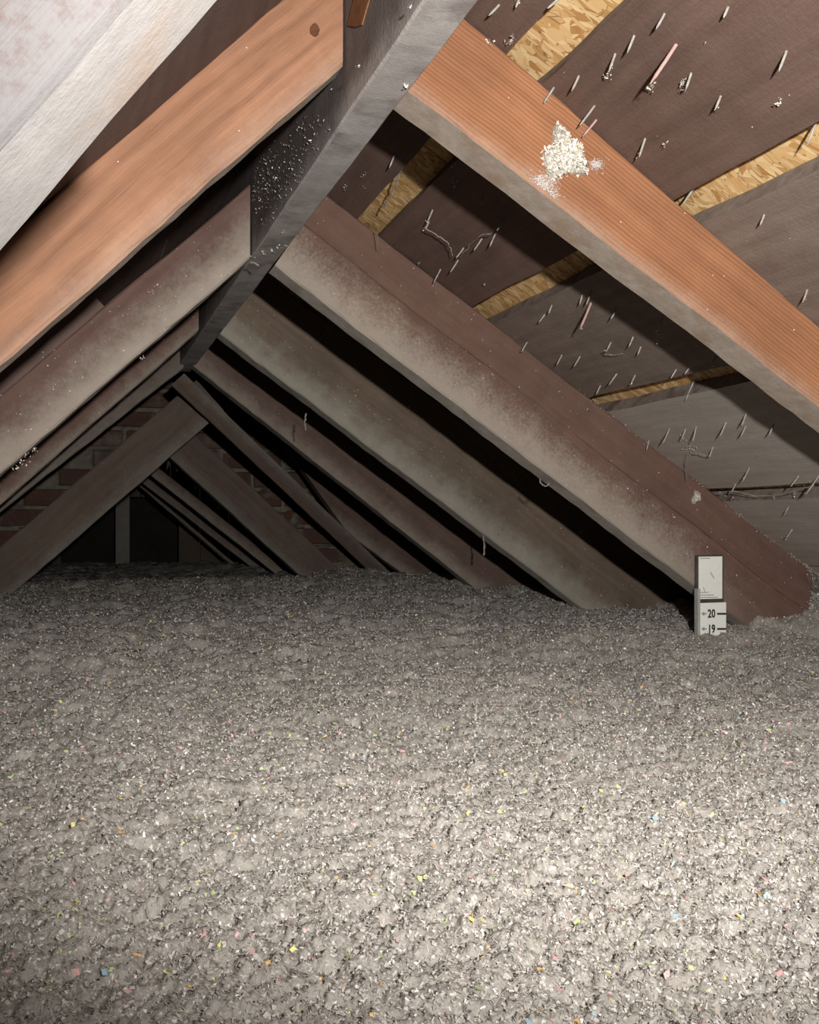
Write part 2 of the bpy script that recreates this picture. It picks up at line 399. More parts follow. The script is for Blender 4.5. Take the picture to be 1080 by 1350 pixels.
# nails coming through the right roof: base pixel, tip pixel
NAILS = [((735, 0), (722, 12)), ((657, 8), (645, 22)), ((684, 0), (680, 9)), ((876, 19), (866, 40)), ((836, 48), (827, 70)),
 ((811, 72), (803, 96)), ((763, 101), (755, 121)), ((730, 116), (717, 136)), ((891, 60), (858, 113)), ((1037, 68), (1027, 95)),
 ((950, 128), (944, 146)), ((783, 141), (765, 167)), ((785, 160), (768, 181)), ((850, 185), (842, 207)), ((1008, 283), (1003, 298)),
 ((1065, 381), (1059, 400)), ((911, 98), (904, 118)), ((908, 262), (905, 266)), 
 ((570, 278), (563, 294)), ((565, 294), (560, 304)), ((637, 262), (633, 270)), ((664, 291), (656, 305)), ((652, 311), (645, 325)), 
 ((634, 317), (625, 331)), ((610, 329), (602, 341)), ((603, 345), (594, 360)), ((580, 357), (572, 373)), ((598, 231), (593, 238)), ((520, 205), (514, 222)),
 ((780, 384), (773, 402)), ((768, 388), (764, 402)), ((780, 398), (765, 435)), ((728, 402), (723, 414)), ((719, 414), (711, 426)),
 ((814, 406), (806, 422)), ((878, 408), (871, 428)), ((696, 450), (687, 464)), ((742, 466), (734, 482)), ((766, 468), (757, 484)),
 ((807, 449), (799, 464)), ((836, 442), (829, 458)), ((814, 492), (803, 508)), ((838, 494), (831, 507)), ((892, 487), (884, 499)), ((909, 485), (903, 494)),
 ((792, 508), (786, 520)), ((984, 545), (978, 562)), ((983, 563), (976, 576)), ((957, 558), (949, 576)), ((883, 565), (874, 586)),
 ((918, 563), (913, 582)), ((904, 566), (899, 580)), ((988, 617), (979, 636)), ((856, 580), (852, 594)), ((1053, 628), (1043, 642)),
 ((1080, 627), (1062, 653)), ((970, 638), (965, 650)), ((1046, 696), (1036, 710)), ((1040, 668), (1034, 678)), ((905, 520), (902, 527)),
 ((846, 455), (840, 468)), ((716, 478), (712, 488)), ((944, 470), (938, 484)), ((1020, 560), (1014, 574)), ((940, 590), (935, 603)),
 ((960, 10), (954, 24)), ((1066, 176), (1060, 190)), ((1000, 400), (994, 414))]
def nail_mesh(length, r, bend):
    V = []; Fc = []; K = 6; rings = [(0, r), (length * .4, r), (length * .78, r * .95), (length * .97, r * .3)]
    for i, (h, rad) in enumerate(rings):
        for j in range(K):
            a = j * 2 * math.pi / K
            V.append((rad * math.cos(a) + bend * (h / length) ** 2, rad * math.sin(a), -h))
    V.append((bend, 0, -length)); t = len(V) - 1
    for i in range(len(rings) - 1):
        for j in range(K):
            Fc.append((i * K + j, i * K + (j + 1) % K, (i + 1) * K + (j + 1) % K, (i + 1) * K + j))
    for j in range(K): Fc.append(((len(rings) - 1) * K + j, (len(rings) - 1) * K + (j + 1) % K, t))
    return V, Fc
import mathutils
tips = []
def rot_to(v):  # rotation taking -Z to v
    return mathutils.Vector((0, 0, -1)).rotation_difference(mathutils.Vector(v))
for bi, (bp, tp) in enumerate(NAILS):
    base = onP(*bp, nR, kR)
    d = ray(*tp); A_ = np.array([d, nR]).T; sol = np.linalg.lstsq(A_, base, rcond=None)[0]
    T = sol[0] * d; L = float(np.clip(np.linalg.norm(T - base), .008, .05)); dirv = (T - base) / np.linalg.norm(T - base)
    s = base @ uR; par = None; off = 0
    for a, b, o in right_boards:
        if a <= s <= b: par = o
    if par is None:
        par = osb_parts[0 if base[1] < 1.133 else 1]; off = .022
        base = base + nR * off; L += off
    q = rot_to(dirv); big = (bp == (891, 60) or bp == (780, 398))
    V, Fc = nail_mesh(L + .004, .0017 if big else .0012, random.uniform(-.0012, .0012))
    V = [tuple(np.array(q @ mathutils.Vector(v)) + base - dirv * .004) for v in V]
    mesh('nail', V, Fc, M['nail_pink'] if big or bp == (785, 160) else M['nail'], par, smooth=True)
    tips.append((base + dirv * L, dirv))

# ================================================================== RIDGE AND RAFTERS
H = .359
ridge = timber('ridge_board', (.228, .14, H), (.228, 2.44, H), (0, 0, 1), .26, .037, (1, 0, 0), [M['ridge'], M['under_ridge']], step=.02, jit=.0002, bev=.002, bow=.0)
prop(ridge, 'dark dusty ridge board running away between the two rows of rafters', 'ridge board')

R1, r1 = rafter('R', 'roof_rafter', (545, 122), (1080, 535), .85, .048, [M['orange'], M['under_orange']],
    'bright orange rafter crossing the upper right with a clump of white fluff stuck on it', ext0=.03, ext1=.95)
R2, r2 = rafter('R', 'roof_rafter', (362, 350), (915, 772), 1.381, .048, [M['red'], M['under']],
    'long reddish dusty rafter with a crack along it, standing behind the white depth ruler', ext0=.0, ext1=.262, groove=.56, cutB=-.5)
R3, r3 = rafter('R', 'roof_rafter', (290, 440), (745, 785), 1.87, .048, [M['brown'], M['under']],
    'brown grey rafter speckled with lint, next below the cracked reddish one', ext0=.0, ext1=.35)
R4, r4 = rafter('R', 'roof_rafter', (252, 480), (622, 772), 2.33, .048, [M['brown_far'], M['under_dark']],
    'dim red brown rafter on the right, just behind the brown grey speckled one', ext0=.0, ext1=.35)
R5, r5 = rafter('R', 'jack_rafter', (458, 702), (529, 755), 2.90, .045, [M['brown_far'], M['under_dark']],
    'short dark rafter butting against the slanting grey board, deep in the attic on the right', ext0=.0, ext1=.45, cutA=-3.1, depthP=(.10, .10))
LA, la = rafter('L', 'roof_rafter', (452, 85), (43, 445), .852, .030, [M['orange_left'], M['under_orange']],
    'smooth orange rafter crossing the upper left, cut off plumb at the ridge', ext0=.0, ext1=.45, cutA=-1.0)
LB, lb_ = rafter('L', 'roof_rafter', (330, 340), (0, 625), 1.345, .038, [M['red_left'], M['under']],
    'wide reddish brown dusty rafter on the left, directly below the orange one', ext0=.0, ext1=.3, depthP=(.073, .073), cutA=-.95)
p, q, up, d0, d1 = lb_
sis = timber('sister_board', p + up * .03 + Yax * .01 + (q - p) * .26, q + up * .03 + Yax * .01, up, .085, .027, Yax, [M['sheath_left'], M['under_dark']], LB)
LC, lc = rafter('L', 'roof_rafter', (262, 436), (0, 665), 1.86, .038, [M['red_shade'], M['under']],
    'thin pale edged rafter on the left, seen as a strip under the wide reddish one', ext0=.0, ext1=.3, cutA=-.95)
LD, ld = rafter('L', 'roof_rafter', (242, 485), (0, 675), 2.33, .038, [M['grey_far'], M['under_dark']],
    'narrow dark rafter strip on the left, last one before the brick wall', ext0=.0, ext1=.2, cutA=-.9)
LW, lw = rafter('L', 'roof_rafter', (175, 0), (0, 200), .28, .080, [M['white'], M['under_pale']],
    'nearest rafter in the top left corner, almost white with dust in the lamp light', ext0=.06, ext1=.12, jit=.00025)
# the valley board and the low rafters that close the near attic
pa, pb = onY(243, 492, 2.45), onY(512, 752, 2.95)
va = timber('valley_board', pa, pb + (pb - pa) * .12, np.cross((pb - pa) / np.linalg.norm(pb - pa), [.35, .93, 0.]) * -1, .062, .035, (.15, .98, .0), [M['grey_far'], M['under_dark']])
prop(va, 'narrow grey board slanting steeply from the ridge end down in front of the brick wall', 'valley board')
def freetimber(P, Q, yP, yQ, PT, thick, mats, name, label, cat='rafter', ext1=.2, ext0=0.):
    p, q = onY(*P, yP), onY(*Q, yQ); t = onY(*PT, yP)
    ax = (q - p) / np.linalg.norm(q - p); up = np.array([ax[2], 0, -ax[0]]); up = up if up[2] > 0 else -up
    D = abs((t - p) @ up)
    o = timber(name, p - ax * ext0, q + ax * ext1, up, D, thick, Yax, mats)
    return prop(o, label, cat)
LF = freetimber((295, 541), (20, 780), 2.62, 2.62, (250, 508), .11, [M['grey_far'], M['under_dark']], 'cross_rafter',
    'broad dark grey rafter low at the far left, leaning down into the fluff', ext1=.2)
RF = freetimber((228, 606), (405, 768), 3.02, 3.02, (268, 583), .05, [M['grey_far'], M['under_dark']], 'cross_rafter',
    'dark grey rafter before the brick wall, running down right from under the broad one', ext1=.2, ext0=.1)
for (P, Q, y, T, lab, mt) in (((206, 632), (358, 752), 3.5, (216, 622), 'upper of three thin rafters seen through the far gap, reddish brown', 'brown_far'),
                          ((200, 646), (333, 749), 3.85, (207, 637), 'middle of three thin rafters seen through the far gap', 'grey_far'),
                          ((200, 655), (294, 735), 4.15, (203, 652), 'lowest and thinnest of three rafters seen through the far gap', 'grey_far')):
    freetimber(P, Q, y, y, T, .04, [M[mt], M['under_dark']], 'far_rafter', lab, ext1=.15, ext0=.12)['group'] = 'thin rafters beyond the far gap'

# ================================================================== BRICK WALL with a gap, and the far end wall
M['brick'] = []
for i, (c1, c2) in enumerate((((.095, .045, .034), (.13, .075, .058)), ((.085, .05, .04), (.12, .085, .065)), ((.11, .052, .04), (.095, .065, .05)), ((.08, .055, .045), (.12, .10, .08)))):
    M['brick'].append(dusty('old_brick_%s' % 'abcd'[i], c1, c2, 30, (.19, .16, .13), .003))
M['mortar'] = dusty('crumbly_mortar', (.17, .15, .12), (.27, .24, .20), 35, (.12, .10, .08), .006)
M['endwall'] = dusty('end_wall_boards', (.10, .075, .06), (.14, .11, .09), 12)
wallb = prop(empty('wall_back', (0, 3.2, 0)), kind='structure')
YW = 3.2
gap = [onY(213, 592, YW), onY(-18, 775, YW), onY(450, 790, YW)]   # a triangular gap under the cross rafters
def in_gap(x, z):
    ax_, az = gap[0][0], gap[0][2]
    if z > az: return False
    l = ax_ + (gap[1][0] - ax_) * (az - z) / (az - gap[1][2]); r = ax_ + (gap[2][0] - ax_) * (az - z) / (az - gap[2][2])
    return l < x < r
def roof_z(x):
    return min((kR - nR[0] * x) / nR[2], (kL - nL[0] * x) / nL[2])
BW, BH, J = .20, .062, .011
nb = 0; cellsM = []
z = -.33; row = 0
while z < .62:
    x = -.75 - (row % 2) * BW / 2
    while x < 1.45:
        x0 = x; x1 = x + BW - J
        # trim a brick that meets the gap
        xm = (x0 + x1) / 2; zm = z + BH / 2
        segs = [(x0, x1)]
        smp = [xx for xx in np.linspace(x0, x1, 12) if not in_gap(xx, zm)]
        if len(smp) < 12:
            if len(smp) < 3: segs = []
            else: segs = [(min(smp), max(smp))] if not in_gap(xm, zm) or len(smp) > 8 else [(min(smp), max(smp))]
        for (a, b) in segs:
            if b - a < .03: continue
            rz = min(roof_z(a), roof_z(b))
            if z > rz + .02 or (z + BH) < -.30: continue
            j = lambda s=.004: random.uniform(-s, s)
            yy = YW + j(.006); zt = z + BH - J + j(.003)
            fr = [(a + .004 + j(), yy, z + .004 + j()), (b - .004 + j(), yy + j(), z + .004 + j()), (b - .004 + j(), yy + j(), zt - .004 + j()), (a + .004 + j(), yy + j(), zt - .004 + j())]
            md = [(a, yy + .006, z), (b, yy + .006, z), (b, yy + .006, zt), (a, yy + .006, zt)]
            bk = [(v[0], YW + .09, v[2]) for v in md]
            V = [np.array(v) - np.array([0, YW, 0]) for v in fr + md + bk]
            Fc = [(0, 1, 2, 3)] + [(k, 4 + k, 4 + (k + 1) % 4, (k + 1) % 4) for k in range(4)] + [(4 + k, 8 + k, 8 + (k + 1) % 4, 4 + (k + 1) % 4) for k in range(4)] + [(11, 10, 9, 8)]
            if nb < 298:
                mesh('brick', V, Fc, random.choice(M['brick']), wallb); nb += 1
        # mortar behind: pieces between/around, one cell per column
        x += BW
    z += BH; row += 1
# mortar bed as a lumpy sheet with the gap left open
V = []; Fc = []; nx, nz = 150, 64
for k in range(nz + 1):
    for i in range(nx + 1):
        x = -.75 + 2.2 * i / nx; zz = -.33 + .93 * k / nz
        squeeze = .004 * math.sin(x * 90 + k) * math.sin(zz * 140)
        V.append((x, .010 + squeeze + random.uniform(-.004, .002), zz))
for k in range(nz):
    for i in range(nx):
        x = -.75 + 2.2 * (i + .5) / nx; zz = -.33 + .93 * (k + .5) / nz
        if in_gap(x, zz) or zz > roof_z(x) + .03: continue
        a = k * (nx + 1) + i; Fc.append((a, a + 1, a + nx + 2, a + nx + 1))
mo = mesh('mortar', V, Fc, M['mortar'], wallb)
sm = mo.modifiers.new('thick', 'SOLIDIFY'); sm.thickness = .07; sm.offset = -1
# mortar lumps squeezed from the joints
V = []; Fc = []
for t in range(150):
    r = random.randint(0, 14); zz = -.33 + r * BH - J * .5; x = random.uniform(-.5, 1.1)
    if in_gap(x, zz) or zz > roof_z(x): continue
    wd = random.uniform(.01, .05); hh = random.uniform(.003, .008); b0 = len(V)
    for (dx, dz, dy) in ((-wd, -hh, 0), (wd, -hh * random.uniform(.3, 1), 0), (wd * .8, hh, 0), (-wd * .7, hh * .8, 0)):
        V.append((x + dx, .004, zz + dz)); 
    for (dx, dz) in ((-wd * .6, -hh * .5), (wd * .6, -hh * .4), (wd * .5, hh * .4), (-wd * .4, hh * .4)):
        V.append((x + dx, -.010 + random.uniform(-.004, .003), zz + dz))
    Fc += [(b0 + 4, b0 + 5, b0 + 6, b0 + 7)] + [(b0 + k, b0 + (k + 1) % 4, b0 + 4 + (k + 1) % 4, b0 + 4 + k) for k in range(4)]
lm = mesh('mortar_lumps', V, Fc, M['mortar'], wallb); lm['kind'] = 'stuff'

# the space behind: its end wall with a dark opening and an upright
YE = 4.7
def bx(name, x0, x1, y0, y1, z0, z1, mat, parent=None, chop=0.):
    V = [(x, y, z) for z in (z0, z1) for (x, y) in ((x0, y0), (x1, y0), (x1, y1), (x0, y1))]
    return mesh(name, V, [(3, 2, 1, 0), (4, 5, 6, 7), (0, 1, 5, 4), (1, 2, 6, 5), (2, 3, 7, 6), (3, 0, 4, 7)], mat, parent)
wf = prop(empty('wall_far', (0, YE, 0)), kind='structure')
o0, o1 = onY(80, 752, YE), onY(236, 655, YE)
ztop = onY(160, 655, YE)[2]
k = 0
xx = -1.2
while xx < 1.9:
    bwid = .135
    a, b = xx, xx + bwid - .004
    if b < o0[0] or a > o1[0]: bx('plank', a, b, 0, .02 + random.uniform(0, .004), -.35, .7, M['endwall'], wf)
    else:
        if a < o0[0]: bx('plank', a, o0[0], 0, .02, -.35, .7, M['endwall'], wf)
        elif b > o1[0]: bx('plank', o1[0], b, 0, .02, -.35, .7, M['endwall'], wf)
        bx('plank', max(a, o0[0]), min(b, o1[0]), 0, .02, ztop, .7, M['endwall'], wf)
    xx += bwid
M['black'] = dusty('opening_darkness', (.022, .02, .018), (.035, .032, .03), 10)  # near-black colour stands in for the unlit depth of the opening
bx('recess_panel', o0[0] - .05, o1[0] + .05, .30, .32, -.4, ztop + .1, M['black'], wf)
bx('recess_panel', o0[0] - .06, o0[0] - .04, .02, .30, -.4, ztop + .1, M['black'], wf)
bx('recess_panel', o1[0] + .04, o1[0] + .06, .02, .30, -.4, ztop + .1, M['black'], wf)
po, p1_ = onY(152, 750, YE), onY(170, 750, YE)
M['stud'] = dusty('pale_stud', (.22, .20, .18), (.30, .28, .25), 30)
st = bx('wall_stud', po[0], p1_[0], YE - .05, YE - .005, -.4, ztop + .12, M['stud'])
prop(st, 'pale upright stud standing in the dark opening at the far end', 'stud')
# roof continues over the far space
for f, sr, m_, par in ((rp, (-.09, 1.5), 'sheath', roofR), (lp, (-.2, 1.0), 'sheath_left', roofL)):
    panel(f, sr[0], sr[1], Y1, 4.8, .0, .02, M[m_], par, 'far_sheathing')
# attic floor under the insulation
fl = bx('floor', -3.2, 4.2, -.1, 5.2, -.75, -.70, M['endwall']); fl['kind'] = 'structure'

# ================================================================== CELLULOSE
def vnoise(x, y, seed):
    """smooth lattice noise, vectorised"""
    xi = np.floor(x).astype(np.int64); yi = np.floor(y).astype(np.int64); fx = x - xi; fy = y - yi
    fx = fx * fx * (3 - 2 * fx); fy = fy * fy * (3 - 2 * fy)
    def h(a, b):
        n = (a * 374761393 + b * 668265263 + seed * 974711) & 0xffffffff
        n = ((n ^ (n >> 13)) * 1274126177) & 0xffffffff
        return ((n ^ (n >> 16)) & 0xffff) / 65535.0
    return (h(xi, yi) * (1 - fx) + h(xi + 1, yi) * fx) * (1 - fy) + (h(xi, yi + 1) * (1 - fx) + h(xi + 1, yi + 1) * fx) * fy - .5
def ground(X, Y):
    Z = np.interp(Y, [.1, .45, 1.0, 1.30, 1.42, 1.6, 1.9, 2.35, 3.0, 4.7], [-.205, -.205, -.207, -.203, -.190, -.185, -.180, -.178, -.186, -.205])
    # drift heaped up on the right behind the cracked rafter and under the eaves
    Z = Z + .055 * np.exp(-((X - 1.27) / .13) ** 2 - ((Y - 1.42) / .22) ** 2)
    Z = Z + .04 / (1 + np.exp(-(X - 1.45) / .08)) - .013 * np.exp(-((X - .97) / .055) ** 2 - ((Y - 1.31) / .08) ** 2) + .014 * np.exp(-((X - 1.07) / .05) ** 2 - ((Y - 1.36) / .05) ** 2)
    Z = Z + .035 / (1 + np.exp((X + .45) / .06)) * np.clip(Y - .6, 0, 1)
    Z = Z + .028 * np.exp(-((X - .80) / .10) ** 2 - ((Y - 3.0) / .2) ** 2)
    Z = Z + .026 * vnoise(X * 2.2 + 5, Y * 2.2, 1) + .014 * vnoise(X * 7, Y * 7, 2)
    amp = np.clip(.1 + Y * .8, .4, 1.7)
    Z = Z + amp * (.010 * vnoise(X * 21, Y * 21, 3) + .007 * vnoise(X * 47, Y * 47, 4)) + .0055 * vnoise(X * 110, Y * 110, 5)
    Z = Z + .0045 * vnoise(X * 240, Y * 240, 6) + .0035 * vnoise(X * 520, Y * 520, 7)
    c = vnoise(X * 75, Y * 75, 8) + .6 * vnoise(X * 30, Y * 30, 9)
    Z = Z - .014 * np.clip((c - .47) / .12, 0, 1)          # cracks and pits between the tufts
    return Z
tg = np.concatenate([np.linspace(-6, -.5, 60)[:-1], np.linspace(-.5, -.16, 70)[:-1], np.linspace(-.16, .96, 720), np.linspace(.96, 1.7, 120)[1:], np.linspace(1.7, 7, 60)[1:]])
yg = np.exp(np.linspace(math.log(.12), math.log(4.95), 740))
TT, YY = np.meshgrid(tg, yg); XX = TT * (YY + .10)
XX = np.clip(XX, -3, 4)
ZZ = ground(XX, YY)
ny, nx = XX.shape
co = np.stack([XX, YY, ZZ], -1).reshape(-1, 3).astype(np.float32)
idx = np.arange(ny * nx).reshape(ny, nx)
quads = np.stack([idx[:-1, :-1], idx[:-1, 1:], idx[1:, 1:], idx[1:, :-1]], -1).reshape(-1, 4).astype(np.int32)
def fast_mesh(name, co, faces, mats, smooth=False, colors=None):
    m = bpy.data.meshes.new(name); m.vertices.add(len(co)); m.vertices.foreach_set('co', co.ravel())
    k = faces.shape[1]
    m.loops.add(faces.size); m.loops.foreach_set('vertex_index', faces.ravel())
    m.polygons.add(len(faces)); m.polygons.foreach_set('loop_start', np.arange(0, faces.size, k, dtype=np.int32))
    try: m.polygons.foreach_set('loop_total', np.full(len(faces), k, dtype=np.int32))
    except Exception: pass
    for x in mats: m.materials.append(x)
    if smooth: m.polygons.foreach_set('use_smooth', np.ones(len(faces), dtype=bool))
    if colors is not None:
        a = m.color_attributes.new('Col', 'FLOAT_COLOR', 'POINT'); a.data.foreach_set('color', colors.astype(np.float32).ravel())
    m.update(calc_edges=True); m.validate()
    o = bpy.data.objects.new(name, m); C.objects.link(o); return o
ins = fast_mesh('blown_insulation', co, quads, [M['fluff']], True)
prop(ins, 'deep grey blown cellulose insulation covering the whole attic floor', 'insulation', kind='stuff')

PAL = [((.48, .45, .42), .40), ((.39, .365, .34), .24), ((.58, .55, .51), .20), ((.82, .80, .77), .075), ((.28, .26, .24), .05),
       ((.47, .38, .34), .025), ((.74, .68, .26), .0018), ((.52, .70, .30), .0022), ((.78, .42, .42), .0035), ((.85, .52, .18), .0015), ((.35, .52, .62), .0008), ((.08, .07, .065), .006)]
def flakes(name, P, N, size, mat, pal=PAL, tilt=1.0, lift=.5):
    """one bent scrap of paper per point"""
    n = len(P)
    pr = np.array([p[1] for p in pal]); pr /= pr.sum(); ci = RNG.choice(len(pal), n, p=pr)
    col = np.array([p[0] for p in pal])[ci] * RNG.uniform(.85, 1.15, (n, 1))
    nn = N + RNG.normal(0, tilt, (n, 3)) * .55; nn /= np.linalg.norm(nn, axis=1, keepdims=True)
    r = RNG.normal(size=(n, 3)); u = np.cross(nn, r); u /= np.linalg.norm(u, axis=1, keepdims=True); v = np.cross(nn, u)
    a = size * RNG.uniform(.45, 1.25, n); b = a * RNG.uniform(.18, .7, n); a = a[:, None]; b = b[:, None]
    # tinted scraps are a little larger
    big = (np.array([6, 7, 8, 9, 10])[None, :] == ci[:, None]).any(1)
    a[big] *= 1.4; b[big] *= 1.9
    bend = RNG.uniform(-.5, .5, (n, 1)) * a; c = P + nn * (b * lift)
    j = lambda: RNG.uniform(.7, 1.2, (n, 1))
    V = np.stack([c - u * a * j() * .5 - v * b * j() * .5, c + u * a * j() * .5 - v * b * j() * .4 + nn * bend * .6, c + u * a * j() * .4 + v * b * j() * .5 + nn * bend, c - u * a * j() * .4 + v * b * j() * .5 + nn * bend * .2], 1).reshape(-1, 3)
    Fq = np.arange(4 * n, dtype=np.int32).reshape(n, 4)
    Fq = np.concatenate([Fq[:, [0, 1, 2]], Fq[:, [0, 2, 3]]])
    colv = np.concatenate([np.repeat(col, 4, 0), np.ones((4 * n, 1))], 1)
    return fast_mesh(name, V.astype(np.float32), np.ascontiguousarray(Fq), [mat], False, np.clip(colv, 0, 1))
NF = 600000
ly = RNG.uniform(0, 1, NF) ** .85
fy = np.exp(math.log(.22) + ly * (math.log(3.0) - math.log(.22))); ft = np.where(RNG.random(NF) < .88, RNG.uniform(-.16, .96, NF), RNG.uniform(-.9, 2.2, NF)); fx = ft * (fy + .10)
eps = .004
gz = ground(fx, fy); gx = (ground(fx + eps, fy) - gz) / eps; gy = (ground(fx, fy + eps) - gz) / eps
N = np.stack([-gx, -gy, np.ones_like(gx)], 1); N /= np.linalg.norm(N, axis=1, keepdims=True)
fo = flakes('paper_scraps', np.stack([fx, fy, gz], 1), N, .0019 + .0009 * fy, M['flake'], lift=.25)
fo.parent = ins; fo['kind'] = 'stuff'

# ================================================================== CLUMPS, LINT, COBWEBS
CL = [((.58, .54, .47), .45), ((.76, .73, .67), .27), ((.44, .40, .35), .2), ((.30, .27, .23), .08), ((.85, .75, .10), .004)]
def clump(name, centre, ex, ey, nrm, rx, ry, h, n, size, label, cat='insulation clump', wedge=None, group=None):
    """a rounded pad of paper fluff sitting on a surface: axes ex, ey in the surface, nrm outwards"""
    R, Kk = 14, 26; V = [centre + nrm * h]; prof = []
    rr = [1 + .22 * math.sin(3 * a + 1) + .13 * math.sin(5 * a + 2) + random.uniform(-.12, .12) for a in np.linspace(0, 2 * math.pi, Kk, endpoint=False)]
    for i in range(1, R + 1):
        f = i / R
        for j in range(Kk):
            a = j * 2 * math.pi / Kk; rad = f * rr[j]
            hh = h * math.sqrt(max(0, 1 - f ** 3)) * random.uniform(.75, 1.2)
            V.append(centre + ex * rx * rad * math.cos(a) + ey * ry * rad * math.sin(a) + nrm * (hh if i < R else -.001))
    Fc = [(0, 1 + j, 1 + (j + 1) % Kk) for j in range(Kk)]
    for i in range(R - 1):
        for j in range(Kk):
            a = 1 + i * Kk + j; b = 1 + i * Kk + (j + 1) % Kk; Fc.append((a, a + Kk, b + Kk, b))
    o = mesh(name, V, Fc, M['clump'], smooth=False)
    V = np.array(V); pick = RNG.integers(0, len(V), n)
    P = V[pick] + RNG.normal(0, min(rx, ry) * .04, (n, 3))
    fl_ = flakes('paper_scraps', P, np.tile(nrm, (n, 1)), size, M['flake'], CL, tilt=1.6)
    fl_.parent = o; fl_['kind'] = 'stuff'
    return prop(o, label, cat, group)
M['clump'] = dusty('pale_paper_fluff', (.34, .31, .27), (.58, .54, .48), 260, None, .002)
nF = np.array([0, -1., 0])
p, q, up, d0, d1 = r1; axr = (q - p) / np.linalg.norm(q - p)
cc = onY(742, 206, .85)
clump('insulation_clump', cc, axr, up, nF, .0215, .0235, .009, 1900, .0036, 'ragged clump of white cellulose fluff stuck to the face of the bright orange rafter')
M['smear'] = dusty('white_dust_smear', (.46, .42, .39), (.62, .58, .56), 120)
def smear(pts, y, label):
    """thin film of dust lying on the upright face y: many tiny grains"""
    V = []; Fc = []
    for (px, py, spread, n) in pts:
        for _ in range(n):
            x = px + random.gauss(0, spread * 1.0); yy = py + random.gauss(0, spread * .7)
            if yy > 118 + (x - 545) * .772: continue
            c = onY(x, yy, y - .0012); r = random.uniform(.0002, .0006); b0 = len(V)
            for kk in range(5):
                a = kk * 1.257 + random.uniform(-.3, .3); V.append(c + np.array([math.cos(a) * r * 1.3, 0, math.sin(a) * r]))
            V.append(c + np.array([0, -r * .5, 0]))
            Fc += [(b0 + kk, b0 + (kk + 1) % 5, b0 + 5) for kk in range(5)]
    o = mesh('dust_smear', V, Fc, M['smear']); return prop(o, label, 'dust', kind='stuff')
smear([(720, 243, 8, 420), (711, 236, 6, 200), (728, 257, 5, 160)], .85, 'white dust smeared below the fluff clump, at the lower edge of the orange rafter')
smear([(786, 217, 5, 260)], .85, 'small white dust smudge just right of the fluff clump on the orange rafter')

# lint stuck to nail tips, boards, rafters: one object of countless bits per place
def lint(name, P, N, size, label, parent=None, pal=CL, tilt=1.5):
    o = flakes(name, np.array(P), np.array(N), size, M['flake'], pal, tilt=tilt)
    o['kind'] = 'stuff'
    if parent: o.parent = parent
    else: prop(o, label, 'lint')
    return o
P = []; N_ = []
for (t, d) in tips:
    for _ in range(random.choice([0, 0, 2, 5])):
        P.append(t + np.array([random.gauss(0, .0012) for _ in range(3)]) - d * random.uniform(0, .008)); N_.append(-nR)
for (px, py, n_, sp) in ((803, 96, 30, 2.4), (648, 50, 12, 2), (678, 48, 26, 2.2), (673, 52, 14, 2), (904, 104, 22, 2), (906, 112, 16, 1.5), (1031, 130, 16, 1.8),
                     (862, 110, 30, 1.8), (879, 186, 10, 1.2), (933, 51, 6, 1), (856, 593, 30, 2.5), (902, 575, 24, 2.5), (913, 588, 40, 3), (916, 583, 16, 3),
                     (870, 432, 20, 2.5), (871, 449, 8, 1.5), (600, 213, 10, 1.5), (603, 239, 16, 1.5), (481, 243, 8, 1.5), (482, 228, 10, 1.5), (457, 244, 12, 2), (640, 372, 8, 1), (556, 343, 8, 1.5), (1040, 702, 26, 3), (1003, 720, 16, 2),
                     (953, 650, 14, 2), (968, 655, 14, 2), (1024, 652, 10, 2), (1068, 640, 24, 4), (1050, 648, 14, 3)):
    for _ in range(n_):
        c = onP(px + random.gauss(0, sp), py + random.gauss(0, sp), nR, kR) - nR * random.uniform(.001, .007)
        P.append(c); N_.append(-nR)
lint('lint_bits', P, N_, .0022, 'pale lint bits caught on the nails and boards of the right roof slope')
# dusty debris line along the upper edge of the cracked rafter
def edge2(t, g):
    p_, q_, up_, a_, b_ = r2; Lr = np.linalg.norm(q_ - p_); f_ = .74 + .25 * t
    return p_ + (q_ - p_) * f_ + up_ * (a_ + (b_ - a_) * f_ - .002 + random.gauss(0, .0022) * g) + nF * random.uniform(.001, .006)
P = []; N_ = []
for _ in range(900):
    t = random.random() ** .7; px = 905 + 160 * t; py = 642 + 112 * t
    g_ = .4 + 1.1 * abs(math.sin(px * .21) * math.sin(px * .077)); px += random.gauss(0, 1.6) * g_; py += random.gauss(0, 1.6) * g_
    P.append(edge2(t, g_)); N_.append(nF)
for _ in range(90):
    t = random.random(); P.append(edge2(-1.2 * t, 1)); N_.append(nF)
for _ in range(200):
    t = random.random(); P.append(onY(1066 + 8 * math.sin(t * 3) + random.gauss(0, 2.5), 752 + 45 * t, 1.377 - random.uniform(0, .006))); N_.append(nF)
lint('lint_bits', P, N_, .0023, 'dusty fluff bits lying along the upper edge of the cracked reddish rafter', pal=[((.34, .30, .265), .6), ((.48, .43, .38), .25), ((.24, .20, .175), .15)])
